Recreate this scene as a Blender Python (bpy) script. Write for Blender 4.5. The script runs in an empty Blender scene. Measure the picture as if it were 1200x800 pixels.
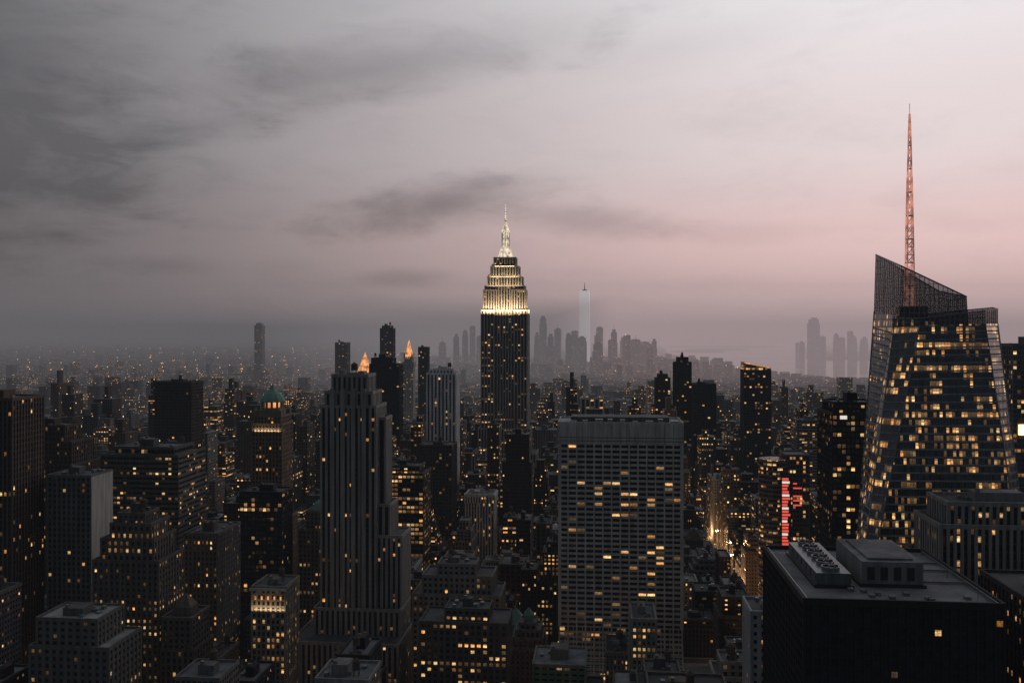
import bpy, math, random, time
from array import array
from mathutils import Vector
T00=time.time()
R=random.Random(5)
TH=math.radians(5.5); CT,ST=math.cos(TH),math.sin(TH)
sc=bpy.context.scene
sc.view_settings.view_transform='Standard'; sc.view_settings.look='None'; sc.view_settings.exposure=0

# ---------------- node helpers ----------------
def lk(nt,a,b):
    if isinstance(a,bpy.types.NodeSocket): nt.links.new(a,b)
    else: b.default_value=a
def M(nt,op,a,b=None,c=None,clamp=False):
    n=nt.nodes.new('ShaderNodeMath'); n.operation=op; n.use_clamp=clamp
    lk(nt,a,n.inputs[0])
    if b is not None: lk(nt,b,n.inputs[1])
    if c is not None: lk(nt,c,n.inputs[2])
    return n.outputs[0]
def SM(nt,v,a,b,x=0.,y=1.,t='SMOOTHSTEP'):
    n=nt.nodes.new('ShaderNodeMapRange'); n.interpolation_type=t
    lk(nt,v,n.inputs[0]); lk(nt,a,n.inputs[1]); lk(nt,b,n.inputs[2]); n.inputs[3].default_value=x; n.inputs[4].default_value=y
    return n.outputs[0]
def MIX(nt,f,a,b,bt='MIX'):
    n=nt.nodes.new('ShaderNodeMix'); n.data_type='RGBA'; n.blend_type=bt
    lk(nt,f,n.inputs[0])
    for s,v in ((n.inputs[6],a),(n.inputs[7],b)):
        if isinstance(v,tuple) and len(v)==3: v=(*v,1)
        lk(nt,v,s)
    return n.outputs[2]
def COMB(nt,x,y,z=0.):
    n=nt.nodes.new('ShaderNodeCombineXYZ'); lk(nt,x,n.inputs[0]); lk(nt,y,n.inputs[1]); lk(nt,z,n.inputs[2]); return n.outputs[0]
def SEP(nt,v):
    n=nt.nodes.new('ShaderNodeSeparateXYZ'); nt.links.new(v,n.inputs[0]); return n.outputs
def WN(nt,v):
    n=nt.nodes.new('ShaderNodeTexWhiteNoise'); n.noise_dimensions='3D'; nt.links.new(v,n.inputs['Vector']); return n.outputs
def NOI(nt,v,scale,detail=3,rough=.5,dist=0.):
    n=nt.nodes.new('ShaderNodeTexNoise'); nt.links.new(v,n.inputs['Vector'])
    n.inputs['Scale'].default_value=scale; n.inputs['Detail'].default_value=detail; n.inputs['Roughness'].default_value=rough; n.inputs['Distortion'].default_value=dist
    return n.outputs['Fac']
def newmat(name):
    m=bpy.data.materials.new(name); m.use_nodes=True; nt=m.node_tree
    p=nt.nodes['Principled BSDF']
    try: m.cycles.emission_sampling='NONE'
    except Exception: pass
    return m,nt,p
def tintnode(nt):
    a=nt.nodes.new('ShaderNodeAttribute'); a.attribute_name='tint'; return a
def pos(nt):
    return nt.nodes.new('ShaderNodeNewGeometry').outputs['Position']
def SCALE(nt,v,f):
    n=nt.nodes.new('ShaderNodeVectorMath'); n.operation='SCALE'; nt.links.new(v,n.inputs[0]); lk(nt,f,n.inputs['Scale']); return n.outputs[0]
def grime(nt,col,lo=.62,hi=1.2,s=.06):
    p=pos(nt); sx=SEP(nt,p)
    streak=NOI(nt,COMB(nt,sx[0],sx[1],M(nt,'MULTIPLY',sx[2],.08)),.4,2,.65)
    return SCALE(nt,col,SM(nt,streak,.3,.7,lo,hi,'LINEAR'))

def window_core(nt,alpha):
    uv=nt.nodes.new('ShaderNodeUVMap').outputs[0]
    s=SEP(nt,uv); u,v=s[0],s[1]
    cu,cv=M(nt,'FLOOR',u),M(nt,'FLOOR',v)
    fu,fv=M(nt,'FRACT',u),M(nt,'FRACT',v)
    w=WN(nt,COMB(nt,cu,cv,1.3)); r1=w[0]; rc=w[1]
    r2=WN(nt,COMB(nt,M(nt,'FLOOR',M(nt,'DIVIDE',u,5.)),cv,7.7))[0]
    r3=WN(nt,COMB(nt,cv,3.1,M(nt,'FLOOR',M(nt,'DIVIDE',u,60.))))[0]
    r4=WN(nt,COMB(nt,cu,cv,9.9))[0]
    boost=M(nt,'ADD',.2,M(nt,'ADD',M(nt,'MULTIPLY',M(nt,'POWER',r2,5.),3.8),M(nt,'MULTIPLY',M(nt,'POWER',r3,8.),6.5)))
    lit=M(nt,'LESS_THAN',r1,M(nt,'MULTIPLY',alpha,boost))
    inner=M(nt,'ADD',.4,M(nt,'MULTIPLY',fv,.9))
    det=NOI(nt,COMB(nt,M(nt,'MULTIPLY',u,3.1),M(nt,'MULTIPLY',v,2.7),r4),1.6,2)
    st=M(nt,'MULTIPLY',M(nt,'MULTIPLY',inner,SM(nt,det,.3,.7,.35,1.4,'LINEAR')),M(nt,'ADD',.08,M(nt,'MULTIPLY',M(nt,'POWER',r4,3.5),2.1)))
    blind=M(nt,'LESS_THAN',fv,M(nt,'ADD',.55,M(nt,'MULTIPLY',M(nt,'SUBTRACT',1.,r4),.5)))
    col=MIX(nt,SEP(nt,rc)[1],(1.,.40,.10),(1.,.66,.29))
    st=M(nt,'MULTIPLY',M(nt,'MULTIPLY',st,lit),M(nt,'ADD',.3,M(nt,'MULTIPLY',blind,.7)))
    g=nt.nodes.new('ShaderNodeNewGeometry').outputs['Normal']
    sub=nt.nodes.new('ShaderNodeVectorMath'); sub.operation='SUBTRACT'; nt.links.new(rc,sub.inputs[0]); sub.inputs[1].default_value=(.5,.5,.5)
    ad=nt.nodes.new('ShaderNodeVectorMath'); ad.operation='ADD'; nt.links.new(g,ad.inputs[0]); nt.links.new(SCALE(nt,sub.outputs[0],.05),ad.inputs[1])
    no=nt.nodes.new('ShaderNodeVectorMath'); no.operation='NORMALIZE'; nt.links.new(ad.outputs[0],no.inputs[0])
    return fu,fv,st,col,no.outputs[0],r4
def inrange(nt,f,a,b):
    return M(nt,'MULTIPLY',M(nt,'GREATER_THAN',f,a),M(nt,'LESS_THAN',f,b))
def make_facade(name,a,b,c,d,gl=(.012,.014,.018),gain=1.0,rough=.12,wallrough=.8):
    m,nt,p=newmat(name); t=tintnode(nt)
    fu,fv,st,col,nn,r4=window_core(nt,t.outputs['Alpha'])
    mask=M(nt,'MULTIPLY',inrange(nt,fu,a,b),inrange(nt,fv,c,d))
    gcol=MIX(nt,r4,gl,tuple(x*2.2+.004 for x in gl))
    lk(nt,MIX(nt,mask,grime(nt,t.outputs['Color']),gcol),p.inputs['Base Color'])
    lk(nt,SM(nt,mask,0.,1.,wallrough,rough,'LINEAR'),p.inputs['Roughness'])
    lk(nt,nn,p.inputs['Normal']); lk(nt,col,p.inputs['Emission Color'])
    lk(nt,M(nt,'MULTIPLY',M(nt,'MULTIPLY',st,mask),gain),p.inputs['Emission Strength'])
    return m
M_GLASS=make_facade('window_glass',.05,.95,.06,.94)
M_PUNCH=make_facade('punched_window_facade',.28,.72,.28,.76,gain=1.5)
M_BAND=make_facade('ribbon_window_facade',.04,.96,.36,.84,gain=1.1)
M_CURT=make_facade('curtain_wall',.05,.95,.16,.96,gl=(.03,.038,.045),rough=.08,wallrough=.35)
m,nt,p=newmat('stone_wall'); M_WALL=m
lk(nt,grime(nt,tintnode(nt).outputs['Color']),p.inputs['Base Color']); p.inputs['Roughness'].default_value=.85
m,nt,p=newmat('gravel_roof'); M_ROOF=m; q_=pos(nt)
lk(nt,SCALE(nt,tintnode(nt).outputs['Color'],M(nt,'MULTIPLY',SM(nt,NOI(nt,q_,.09,4,.6),.3,.7,.45,1.4,'LINEAR'),SM(nt,NOI(nt,q_,2.5,2),.3,.7,.8,1.2,'LINEAR'))),p.inputs['Base Color']); p.inputs['Roughness'].default_value=.8
def make_emit(name,col,st,base=(.3,.3,.3),noise=0.):
    m,nt,p=newmat(name); p.inputs['Base Color'].default_value=(*base,1)
    p.inputs['Emission Color'].default_value=(*col,1)
    if noise: lk(nt,M(nt,'MULTIPLY',SM(nt,NOI(nt,pos(nt),noise,3),.35,.65,.25,1.3,'LINEAR'),st),p.inputs['Emission Strength'])
    else: p.inputs['Emission Strength'].default_value=st
    return m
M_LAMP=make_emit('warm_lamp',(1.,.50,.18),6.)
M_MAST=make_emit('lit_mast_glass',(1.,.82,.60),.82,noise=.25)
M_GOLD=make_emit('gilded_roof_lit',(1.,.40,.14),1.0,(.5,.3,.1),noise=.12)  # on the pyramid roofs this emission stands in for floodlighting
M_RED=make_emit('red_neon',(1.,.10,.06),.8)
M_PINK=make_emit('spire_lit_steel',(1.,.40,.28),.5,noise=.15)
M_WHITE=make_emit('white_sign',(1.,.88,.78),.8)
M_BLUE=make_emit('blue_screen',(.25,.5,1.),1.1)
M_TAIL=make_emit('tail_lamp',(1.,.08,.03),5.)
M_PALE=make_emit('pale_glass_sky_glow',(1.,.90,.92),.5,(.6,.6,.63))  # emission stands in for bright dusk sky light on the supertall's facade
def plain(name,col,rough=.6,metal=0.,s=.8):
    m,nt,p=newmat(name); q=pos(nt)
    lk(nt,MIX(nt,SM(nt,NOI(nt,q,s,3,.6),.3,.7,0.,1.,'LINEAR'),tuple(c*.7 for c in col),tuple(c*1.25 for c in col)),p.inputs['Base Color'])
    p.inputs['Roughness'].default_value=rough; p.inputs['Metallic'].default_value=metal
    return m
M_STEEL=plain('galvanised_steel',(.22,.23,.24),.45,.6)
M_TANK=plain('weathered_timber',(.09,.065,.05),.9)
M_COPPER=plain('verdigris_copper',(.14,.30,.24),.7)
M_BLACK=plain('black_metal',(.02,.02,.022),.5)
M_ASPH=plain('asphalt',(.05,.05,.052),.85,0,.05)
M_PAVE=plain('pavement_concrete',(.2,.195,.185),.85,0,.3)
M_PAINT=plain('road_paint',(.75,.75,.72),.7)
m,nt,p=newmat('glass_screen'); M_SCREEN=m
p.inputs['Base Color'].default_value=(.03,.035,.04,1); p.inputs['Roughness'].default_value=.08; p.inputs['Alpha'].default_value=.72
MATS=[M_GLASS,M_PUNCH,M_BAND,M_CURT,M_WALL,M_ROOF,M_LAMP,M_MAST,M_GOLD,M_RED,M_PINK,M_WHITE,M_BLUE,M_STEEL,M_TANK,M_COPPER,M_BLACK,M_SCREEN,M_ASPH,M_PAVE,M_PAINT,M_TAIL,M_PALE]
MI={m:i for i,m in enumerate(MATS)}

# ---------------- mesh builder ----------------
class MB:
    def __init__(s): s.v=array('f');s.uv=array('f');s.mi=array('i');s.c=array('f');s.n=array('i');s.nv=0
    def face(s,ps,mat,t=(.3,.3,.3,0.),uv=None):
        n=len(ps)
        for p in ps: s.v.extend(p)
        for i in range(n):
            s.uv.extend(uv[i] if uv else (ps[i][0],ps[i][1])); s.c.extend(t)
        s.mi.append(MI[mat]); s.n.append(n); s.nv+=n
    def box(s,x0,x1,y0,y1,z0,z1,mat,t=(.3,.3,.3,0.),top=None,bottom=False):
        s.face([(x0,y0,z0),(x1,y0,z0),(x1,y0,z1),(x0,y0,z1)],mat,t)
        s.face([(x1,y0,z0),(x1,y1,z0),(x1,y1,z1),(x1,y0,z1)],mat,t)
        s.face([(x1,y1,z0),(x0,y1,z0),(x0,y1,z1),(x1,y1,z1)],mat,t)
        s.face([(x0,y1,z0),(x0,y0,z0),(x0,y0,z1),(x0,y1,z1)],mat,t)
        s.face([(x0,y0,z1),(x1,y0,z1),(x1,y1,z1),(x0,y1,z1)],top or mat,t)
        if bottom: s.face([(x0,y1,z0),(x1,y1,z0),(x1,y0,z0),(x0,y0,z0)],mat,t)
    def walls(s,x0,x1,y0,y1,z0,z1,bay,st,mat,t,rooft=(.09,.09,.095,0.)):
        nx=max(1,round((x1-x0)/bay)); ny=max(1,round((y1-y0)/bay)); ns=max(1,round((z1-z0)/st))
        o=R.randint(0,900); q=R.randint(0,900)
        def w(a,b,n,o):
            s.face([(a[0],a[1],z0),(b[0],b[1],z0),(b[0],b[1],z1),(a[0],a[1],z1)],mat,t,[(o,q),(o+n,q),(o+n,q+ns),(o,q+ns)])
        w((x0,y0),(x1,y0),nx,o); w((x1,y0),(x1,y1),ny,o+nx+3); w((x1,y1),(x0,y1),nx,o+300); w((x0,y1),(x0,y0),ny,o+500)
        s.face([(x0,y0,z1),(x1,y0,z1),(x1,y1,z1),(x0,y1,z1)],M_ROOF,rooft)
        return nx,ny,ns
    def bar(s,side,B,a0,a1,z0,z1,d,t,ends=True,mat=None):
        mat=mat or M_WALL
        x0,x1,y0,y1=B
        if side=='f': P=lambda a,e,z:(a,y0-e,z)
        elif side=='r': P=lambda a,e,z:(x1+e,a,z)
        else: P=lambda a,e,z:(x0-e,y0+y1-a,z)
        s.face([P(a0,d,z0),P(a1,d,z0),P(a1,d,z1),P(a0,d,z1)],mat,t)
        if ends:
            s.face([P(a0,0,z0),P(a0,d,z0),P(a0,d,z1),P(a0,0,z1)],mat,t)
            s.face([P(a1,d,z0),P(a1,0,z0),P(a1,0,z1),P(a1,d,z1)],mat,t)
        else:
            s.face([P(a0,0,z0),P(a1,0,z0),P(a1,d,z0),P(a0,d,z0)],mat,t)
        s.face([P(a0,d,z1),P(a1,d,z1),P(a1,0,z1),P(a0,0,z1)],mat,t)
    def relief(s,x0,x1,y0,y1,z0,z1,bay,st,pw,sh,t,sp,lit,pd=.5,sd=.25,rooft=(.09,.09,.095,0.),glass=None,sides='frl',parapet=1.2,endw=0.):
        glass=glass or M_GLASS
        nx,ny,ns=s.walls(x0,x1,y0,y1,z0,z1,bay,st,glass,(*t,lit),rooft)
        T=(*t,0.); S=(*sp,0.); B=(x0,x1,y0,y1)
        for side in sides:
            A0,A1,n=(x0,x1,nx) if side=='f' else (y0,y1,ny)
            for i in range(0,n+1):
                a=A0+(A1-A0)*i/n
                h=pw/2
                l=a-h; r=a+h
                if i==0: l=A0-(pd if side=='f' else 0); r=A0+h+endw
                if i>=n: r=A1+(pd if side=='f' else 0); l=A1-h-endw
                s.bar(side,B,l,r,z0,z1,pd,T)
            H=(z1-z0)/ns
            if sh>0:
                for j in range(ns+1):
                    za=z0+H*j-(sh*.5 if j else 0); zb=z0+H*j+(sh*.5 if j<ns else 0)
                    s.bar(side,B,A0,A1,za,zb,sd,S,ends=False)
        if parapet:
            e=max(pd,sd)+.06; k=.45
            for bx in ((x0-e,x1+e,y0-e,y0+k),(x0-e,x1+e,y1-k,y1+e),(x0-e,x0+k,y0+k,y1-k),(x1-k,x1+e,y0+k,y1-k)):
                s.box(*bx,z1-.9,z1+parapet,M_WALL,T,bottom=True)
    def loft(s,rings,mat,t,cap=True,uvs=(3.,4.)):
        n=len(rings[0])
        for k in range(len(rings)-1):
            a,b=rings[k],rings[k+1]
            for i in range(n):
                j=(i+1)%n
                ex,ey=a[j][0]-a[i][0],a[j][1]-a[i][1]; L=math.hypot(ex,ey)
                if L<.01: ex,ey=b[j][0]-b[i][0],b[j][1]-b[i][1]; L=max(math.hypot(ex,ey),.01)
                ex/=L; ey/=L; o=i*37.+.37
                f=lambda p:(o+(p[0]*ex+p[1]*ey)/uvs[0],p[2]/uvs[1])
                s.face([a[i],a[j],b[j],b[i]],mat,t,[f(a[i]),f(a[j]),f(b[j]),f(b[i])])
        if cap: s.face(list(rings[-1]),mat,t)
    def revolve(s,cx,cy,prof,n,mat,t=(.3,.3,.3,0.)):
        s.loft([[(cx+r*math.cos(6.2832*(i+.5)/n),cy+r*math.sin(6.2832*(i+.5)/n),z) for i in range(n)] for z,r in prof],mat,t)
    def beam(s,a,b,w,mat,t=(.3,.3,.3,0.)):
        a=Vector(a);b=Vector(b);d=(b-a).normalized(); up=Vector((0,0,1)) if abs(d.z)<.9 else Vector((1,0,0))
        x=d.cross(up).normalized()*w/2; y=d.cross(x).normalized()*w/2
        s.loft([[tuple(a+p) for p in (x+y,-x+y,-x-y,x-y)],[tuple(b+p) for p in (x+y,-x+y,-x-y,x-y)]],mat,t)
    def tank(s,x,y,z,r=2.2):
        for dx in (-1,1):
            for dy in (-1,1): s.beam((x+dx*r*.6,y+dy*r*.6,z),(x+dx*r*.6,y+dy*r*.6,z+3.5),.3,M_BLACK)
        s.revolve(x,y,[(z+3.4,r),(z+7.6,r*.97),(z+7.6,r*1.1),(z+9.4,.1)],10,M_TANK)
    def junk(s,x0,x1,y0,y1,z,t):
        rn=R
        w,d=x1-x0,y1-y0
        if w<8 or d<8: return
        a=x0+w*rn.uniform(.15,.4); b=a+w*rn.uniform(.25,.4); c=y0+d*rn.uniform(.2,.4); e=c+d*rn.uniform(.25,.45); h=rn.uniform(3,7)
        s.box(a,b,c,e,z,z+h,M_WALL,(t[0]*.8,t[1]*.8,t[2]*.8,0.),top=M_ROOF)
        s.box(a+.8,a+2.6,c+.8,c+2.6,z+h,z+h+1.6,M_STEEL)
        for k in range(rn.randint(2,6)):
            x=rn.uniform(x0+1.5,x1-4); y=rn.uniform(y0+1.5,y1-4); q=rn.uniform(1.4,2.8)
            s.box(x,x+q,y,y+q*rn.uniform(.8,1.6),z,z+rn.uniform(1,2.2),M_STEEL)
        if rn.random()<.4: s.tank(rn.uniform(x0+3,x1-3),rn.uniform(y0+3,y1-3),z,rn.uniform(1.8,2.5))
    def obj(s,name,loc=(0,0,0),rot=-TH):
        me=bpy.data.meshes.new(name); nl=s.nv; nf=len(s.n)
        me.vertices.add(nl); me.vertices.foreach_set('co',s.v)
        me.loops.add(nl); me.loops.foreach_set('vertex_index',array('i',range(nl)))
        me.polygons.add(nf)
        st=array('i'); a=0
        for k in s.n: st.append(a); a+=k
        me.polygons.foreach_set('loop_start',st)
        used=sorted(set(s.mi)); rm={u:i for i,u in enumerate(used)}
        for u in used: me.materials.append(MATS[u])
        me.polygons.foreach_set('material_index',array('i',[rm[i] for i in s.mi]))
        me.update(calc_edges=True)
        ul=me.uv_layers.new(name='UVMap'); ul.data.foreach_set('uv',s.uv)
        ca=me.color_attributes.new('tint','FLOAT_COLOR','CORNER'); ca.data.foreach_set('color',s.c)
        o=bpy.data.objects.new(name,me); o.location=loc; o.rotation_euler=(0,0,rot)
        bpy.context.collection.objects.link(o); s.__init__(); return o

HERO=[]
def togrid(X,Y): return X*CT-Y*ST, X*ST+Y*CT
def toworld(u,v): return u*CT+v*ST, -u*ST+v*CT
def reserve(X,Y,x0,x1,y0,y1,m=3):
    u,v=togrid(X,Y); HERO.append((u+x0-m,u+x1+m,v+y0-m,v+y1+m))

LIME=(.30,.285,.26); PALE=(.50,.49,.47); BRICK=(.15,.10,.075); DARK=(.025,.025,.028); CONC=(.22,.215,.205); BROWN=(.075,.058,.047); TAN=(.22,.18,.14); GREY=(.12,.125,.13)
def tower(name,X,Y,tiers,bay=3.,st=3.8,pw=1.,sh=1.4,wall=LIME,span=None,lit=.08,pd=.5,sd=.25,extra=None,junk=True,**kw):
    mb=MB(); span=span or wall
    for t in tiers: mb.relief(*t,bay,st,pw,sh,wall,span,lit,pd,sd,**kw)
    if junk:
        t=tiers[-1]; mb.junk(t[0]+1,t[1]-1,t[2]+1,t[3]-1,t[5],wall)
    if extra: extra(mb)
    reserve(X,Y,min(t[0] for t in tiers),max(t[1] for t in tiers),min(t[2] for t in tiers),max(t[3] for t in tiers))
    return mb.obj(name,(X,Y,0))

def esb(mb):
    mb.revolve(0,28,[(366,13),(369,13),(369,9.5),(374,8.2)],16,M_MAST)
    mb.revolve(0,28,[(374,7.0),(380,5.8),(388,5.2),(404,4.9),(404,5.8),(407,5.8),(410,4.6),(414,2.6),(419,1.7)],16,M_MAST)
    for k in range(8):
        a=math.pi/4*k; c,s_=math.cos(a),math.sin(a)
        mb.beam((11*c,28+11*s_,366),(6.2*c,28+6.2*s_,383),1.2,M_MAST)
        mb.beam((5.6*c,28+5.6*s_,380),(5.4*c,28+5.4*s_,404),.7,M_STEEL)
    mb.revolve(0,28,[(419,1.5),(431,1.1),(431,.7),(440,.5),(448,.2)],8,M_MAST)
    for z in (421,424,427,430,434): mb.revolve(0,28,[(z,1.9),(z+.5,1.9)],8,M_STEEL)
    for sx in (-1,1):
        for zz,xx in ((318,26.5),(337,21.5),(352,16.5)):
            mb.box(sx*xx-2.,sx*xx+2.,10,14,zz,zz+5,M_WALL,(*LIME,0.))
ES=(.34,.325,.30)
tower('art_deco_skyscraper',-12,1300,[(-62,62,0,57,0,24),(-46,46,2,54,24,84),(-37,37,4,51,84,120),
  (-30,30,9.5,46,120,290),(-33,-15,6,49,120,290),(15,33,6,49,120,290),
  (-30,-11,8.2,46.5,290,319),(11,30,8.2,46.5,290,319),(-28,28,10,45,290,325),(-24.5,24.5,11,44,325,338),(-20,20,12.5,42,338,353),(-15.5,15.5,15,40,353,366)],
  bay=4.1,st=3.7,pw=2.0,sh=1.5,wall=ES,span=(.05,.05,.052),lit=.11,pd=.8,sd=.15,extra=esb,junk=False)
def area(name,X,Y,lx,ly,lz,sx,sy,power,tilt,azim=0.,col=(1,.71,.42)):
    l=bpy.data.lights.new(name,'AREA'); l.shape='RECTANGLE'; l.size=sx; l.size_y=sy; l.energy=power; l.color=col
    o=bpy.data.objects.new(name,l); wx,wy=lx*CT+ly*ST,-lx*ST+ly*CT
    o.location=(X+wx,Y+wy,lz); o.rotation_euler=(math.pi-tilt,0,azim-TH)
    bpy.context.collection.objects.link(o); return o
E=(-12,1300)
area('floodlight',*E,0,-1.,287.,62,1.2,42000,math.radians(26))
area('floodlight',*E,0,6.0,325.,50,1,6000,math.radians(15))
area('floodlight',*E,0,8.5,338.,40,1,4200,math.radians(15))
area('floodlight',*E,0,11.5,353.5,28,1,2400,math.radians(15))
area('floodlight',*E,38,27,287,34,1.2,13000,math.radians(26),math.radians(90))

def gridtower():
    X,Y=77.5,650; mb=MB(); W=43.6; Dp=42; Z=193.5
    t=PALE; T=(*PALE,0.)
    mb.relief(-W,W,0,Dp,48,Z-14,6.2,3.72,1.0,1.65,t,(.46,.45,.43),.105,.9,.75,(.1,.1,.1,0.),parapet=0,endw=.9)
    mb.box(-W-1,W+1,-1,Dp+1,Z-14,Z,M_WALL,T,top=M_ROOF,bottom=True)
    for i in range(15):
        x=-W+2*W*i/14
        mb.bar('f',(-W-1,W+1,-1,Dp),x-.25,x+.25,Z-13.6,Z-.6,.35,(.34,.33,.32,0.))
    for z in (Z-12.2,Z-9.8): mb.bar('f',(-W-1,W+1,-1,Dp),-W-.8,W+.8,z,z+.5,.2,(.1,.1,.1,0.),ends=True)
    for bx in ((-W-1.1,W+1.1,-1.1,-.2),(-W-1.1,W+1.1,Dp+.2,Dp+1.1),(-W-1.1,-W-.2,-.2,Dp+.2),(W+.2,W+1.1,-.2,Dp+.2)):
        mb.box(*bx,Z-.5,Z+1.6,M_WALL,T,bottom=True)
    mb.box(-W+8,W-8,12,Dp-8,Z,Z+4,M_WALL,(.1,.1,.1,0.),top=M_ROOF)
    for x in range(-36,38,9): mb.box(x,x+R.uniform(3,6),4,9,Z,Z+R.uniform(1.8,3.4),M_STEEL)
    R_=[]; n=14
    for k in range(n+1):
        z=48*k/n; y=-26*(1-k/n)**2.2
        R_.append([(-W,y,z),(W,y,z),(W,Dp,z),(-W,Dp,z)])
    mb.loft(R_,M_GLASS,(*t,.12),cap=False,uvs=(6.2,3.7))
    for i in range(15):
        x=-W+2*W*i/14
        for k in range(n):
            a,b=R_[k][0],R_[k+1][0]
            mb.beam((x,a[1]-.4,a[2]),(x,b[1]-.4,b[2]),1.,M_WALL,T)
    for k in range(1,n): mb.box(-W-.3,W+.3,R_[k][0][1]-.6,R_[k][0][1]+.6,R_[k][0][2]-.7,R_[k][0][2]+.7,M_WALL,T,bottom=True)
    reserve(X,Y,-W-2,W+2,-28,Dp+2); mb.obj('travertine_office_tower',(X,Y,0))
gridtower()

def f5(mb):
    mb.box(-10,-6,10,16,228,232,M_WALL,(*LIME,0.)); mb.box(4,9,10,18,228,231,M_WALL,(*LIME,0.))
    mb.tank(0,16,228,2.5)
    for x in (-11.5,-3.8,3.8,11.5): mb.box(x-1.5,x+1.5,-1.9,-.2,40,219,M_WALL,(*LIME,0.))
tower('stepped_limestone_tower',-117,650,[(-35,41,-22,34,0,44),(-24,38,-3,32,44,62),(20,38,3,32,62,113),(20,29,5,30,113,135),(20,25,8,27,135,197),
  (-20,20,0,30,62,206),(-17,17,1,28,206,216),(-12.5,13,2.5,26,216,228)],bay=3.85,st=3.6,pw=2.0,sh=1.3,wall=(.30,.285,.265),span=(.03,.03,.032),lit=.05,pd=.6,sd=.12,extra=f5,junk=False)

def glasstower():
    X,Y=226,480; mb=MB()
    G=(.13,.14,.15,.15)
    def q(px,D,z):
        gx,gy=px-X,D-Y
        return (gx*CT-gy*ST, gx*ST+gy*CT, z)
    lo=[q(198,498,0),q(268,494,0),q(276,548,0),q(206,552,0)]
    mi=[q(200,499,140),q(266,496,140),q(274,546,140),q(209,549,140)]
    hi=[q(214,502,268),q(251,500,262),q(257,545,264),q(218,547,272)]
    mb.loft([lo,mi,hi],M_CURT,(*G[:3],.08),True,(1.6,4.1))
    top=[q(215,502,296),q(250,500,279),q(256,545,284),q(219,547,306)]
    mb.loft([hi,top],M_SCREEN,G,False,(1.6,4.1))
    for i in range(4):
        a0,a1=Vector(hi[i]),Vector(hi[(i+1)%4]); b0,b1=Vector(top[i]),Vector(top[(i+1)%4])
        n=14
        for k in range(n+1):
            f=k/n; mb.beam(a0.lerp(a1,f),b0.lerp(b1,f),.28,M_STEEL)
        for zz in range(266,308,4):
            fa=(zz-a0.z)/(b0.z-a0.z); fb=(zz-a1.z)/(b1.z-a1.z)
            if fa<=1 and fb<=1: mb.beam(a0.lerp(b0,fa),a1.lerp(b1,fb),.25,M_STEEL)
            elif fa<=1 or fb<=1:
                t0=(zz-b0.z)/(b1.z-b0.z) if abs(b1.z-b0.z)>.1 else 0
                rim=b0.lerp(b1,max(0,min(1,t0)))
                mb.beam(a0.lerp(b0,fa) if fa<=1 else a1.lerp(b1,fb),rim,.25,M_STEEL)
        mb.beam(b0,b1,.7,M_STEEL)
    A=[q(187,486,0),q(190,480,0),q(268,474,0),q(275,482,0),q(278,505,0),q(190,510,0)]
    Bm=[q(189,487,140),q(192,481,140),q(266,475,140),q(273,481,140),q(276,503,140),q(192,508,140)]
    C=[q(210,500,262),q(218,486,263),q(252,484,264),q(264,494,264),q(266,503,262),q(212,506,262)]
    mb.loft([A,Bm,C],M_CURT,(*G[:3],.25),True,(1.6,4.1))
    Tp=[(p[0],p[1],z) for p,z in zip(C,(267,267,271,272,273,268))]
    mb.loft([C,Tp],M_SCREEN,G,False,(1.6,4.1))
    n=len(C)
    for i in range(n):
        a0,a1,b0,b1=[Vector(p) for p in (C[i],C[(i+1)%n],Tp[i],Tp[(i+1)%n])]
        m=max(2,int((a1-a0).length/2.6))
        for k in range(m+1): mb.beam(a0.lerp(a1,k/m),b0.lerp(b1,k/m),.25,M_STEEL)
        mb.beam(b0,b1,.6,M_STEEL); mb.beam(a0.lerp(b0,.5),a1.lerp(b1,.5),.25,M_STEEL)
    def bands(L,U,z0,z1,step=4.1):
        z=z0; n=len(L)
        while z<z1:
            f=(z-L[0][2])/(U[0][2]-L[0][2])
            pts=[Vector(L[i]).lerp(Vector(U[i]),f) for i in range(n)]
            for i in range(n): mb.beam(pts[i],pts[(i+1)%n],.8,M_WALL,(.26,.27,.285,0.))
            z+=step
        for i in range(n): mb.beam(L[i],U[i],.6,M_STEEL)
    bands(Bm,C,143.5,262); bands(mi,hi,143.5,262)
    sx,sy=q(227.5,520,0)[:2]
    zs=[268+ (384-268)*k/26 for k in range(27)]
    def rad(z): return 2.1*(1-(z-268)/(388-268))**.8+.16
    for k in range(26):
        z0,z1=zs[k],zs[k+1]; r0,r1=rad(z0),rad(z1)
        c0=[(sx+r0*a,sy+r0*b,z0) for a,b in ((-1,-1),(1,-1),(1,1),(-1,1))]
        c1=[(sx+r1*a,sy+r1*b,z1) for a,b in ((-1,-1),(1,-1),(1,1),(-1,1))]
        w=.6 if k<18 else .4
        for i in range(4):
            mb.beam(c0[i],c1[i],w,M_PINK); mb.beam(c0[i],c1[(i+1)%4],w*.7,M_PINK); mb.beam(c1[i],c1[(i+1)%4],w*.8,M_PINK if k%3 else M_STEEL)
    mb.beam((sx,sy,384),(sx,sy,390),.3,M_PINK)
    mb.box(sx-6,sx+8,sy-6,sy+6,263,274,M_WALL,(*GREY,0.))
    reserve(X,Y,-42,54,-6,78); mb.obj('faceted_glass_skyscraper',(X,Y,0))
glasstower()

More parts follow.
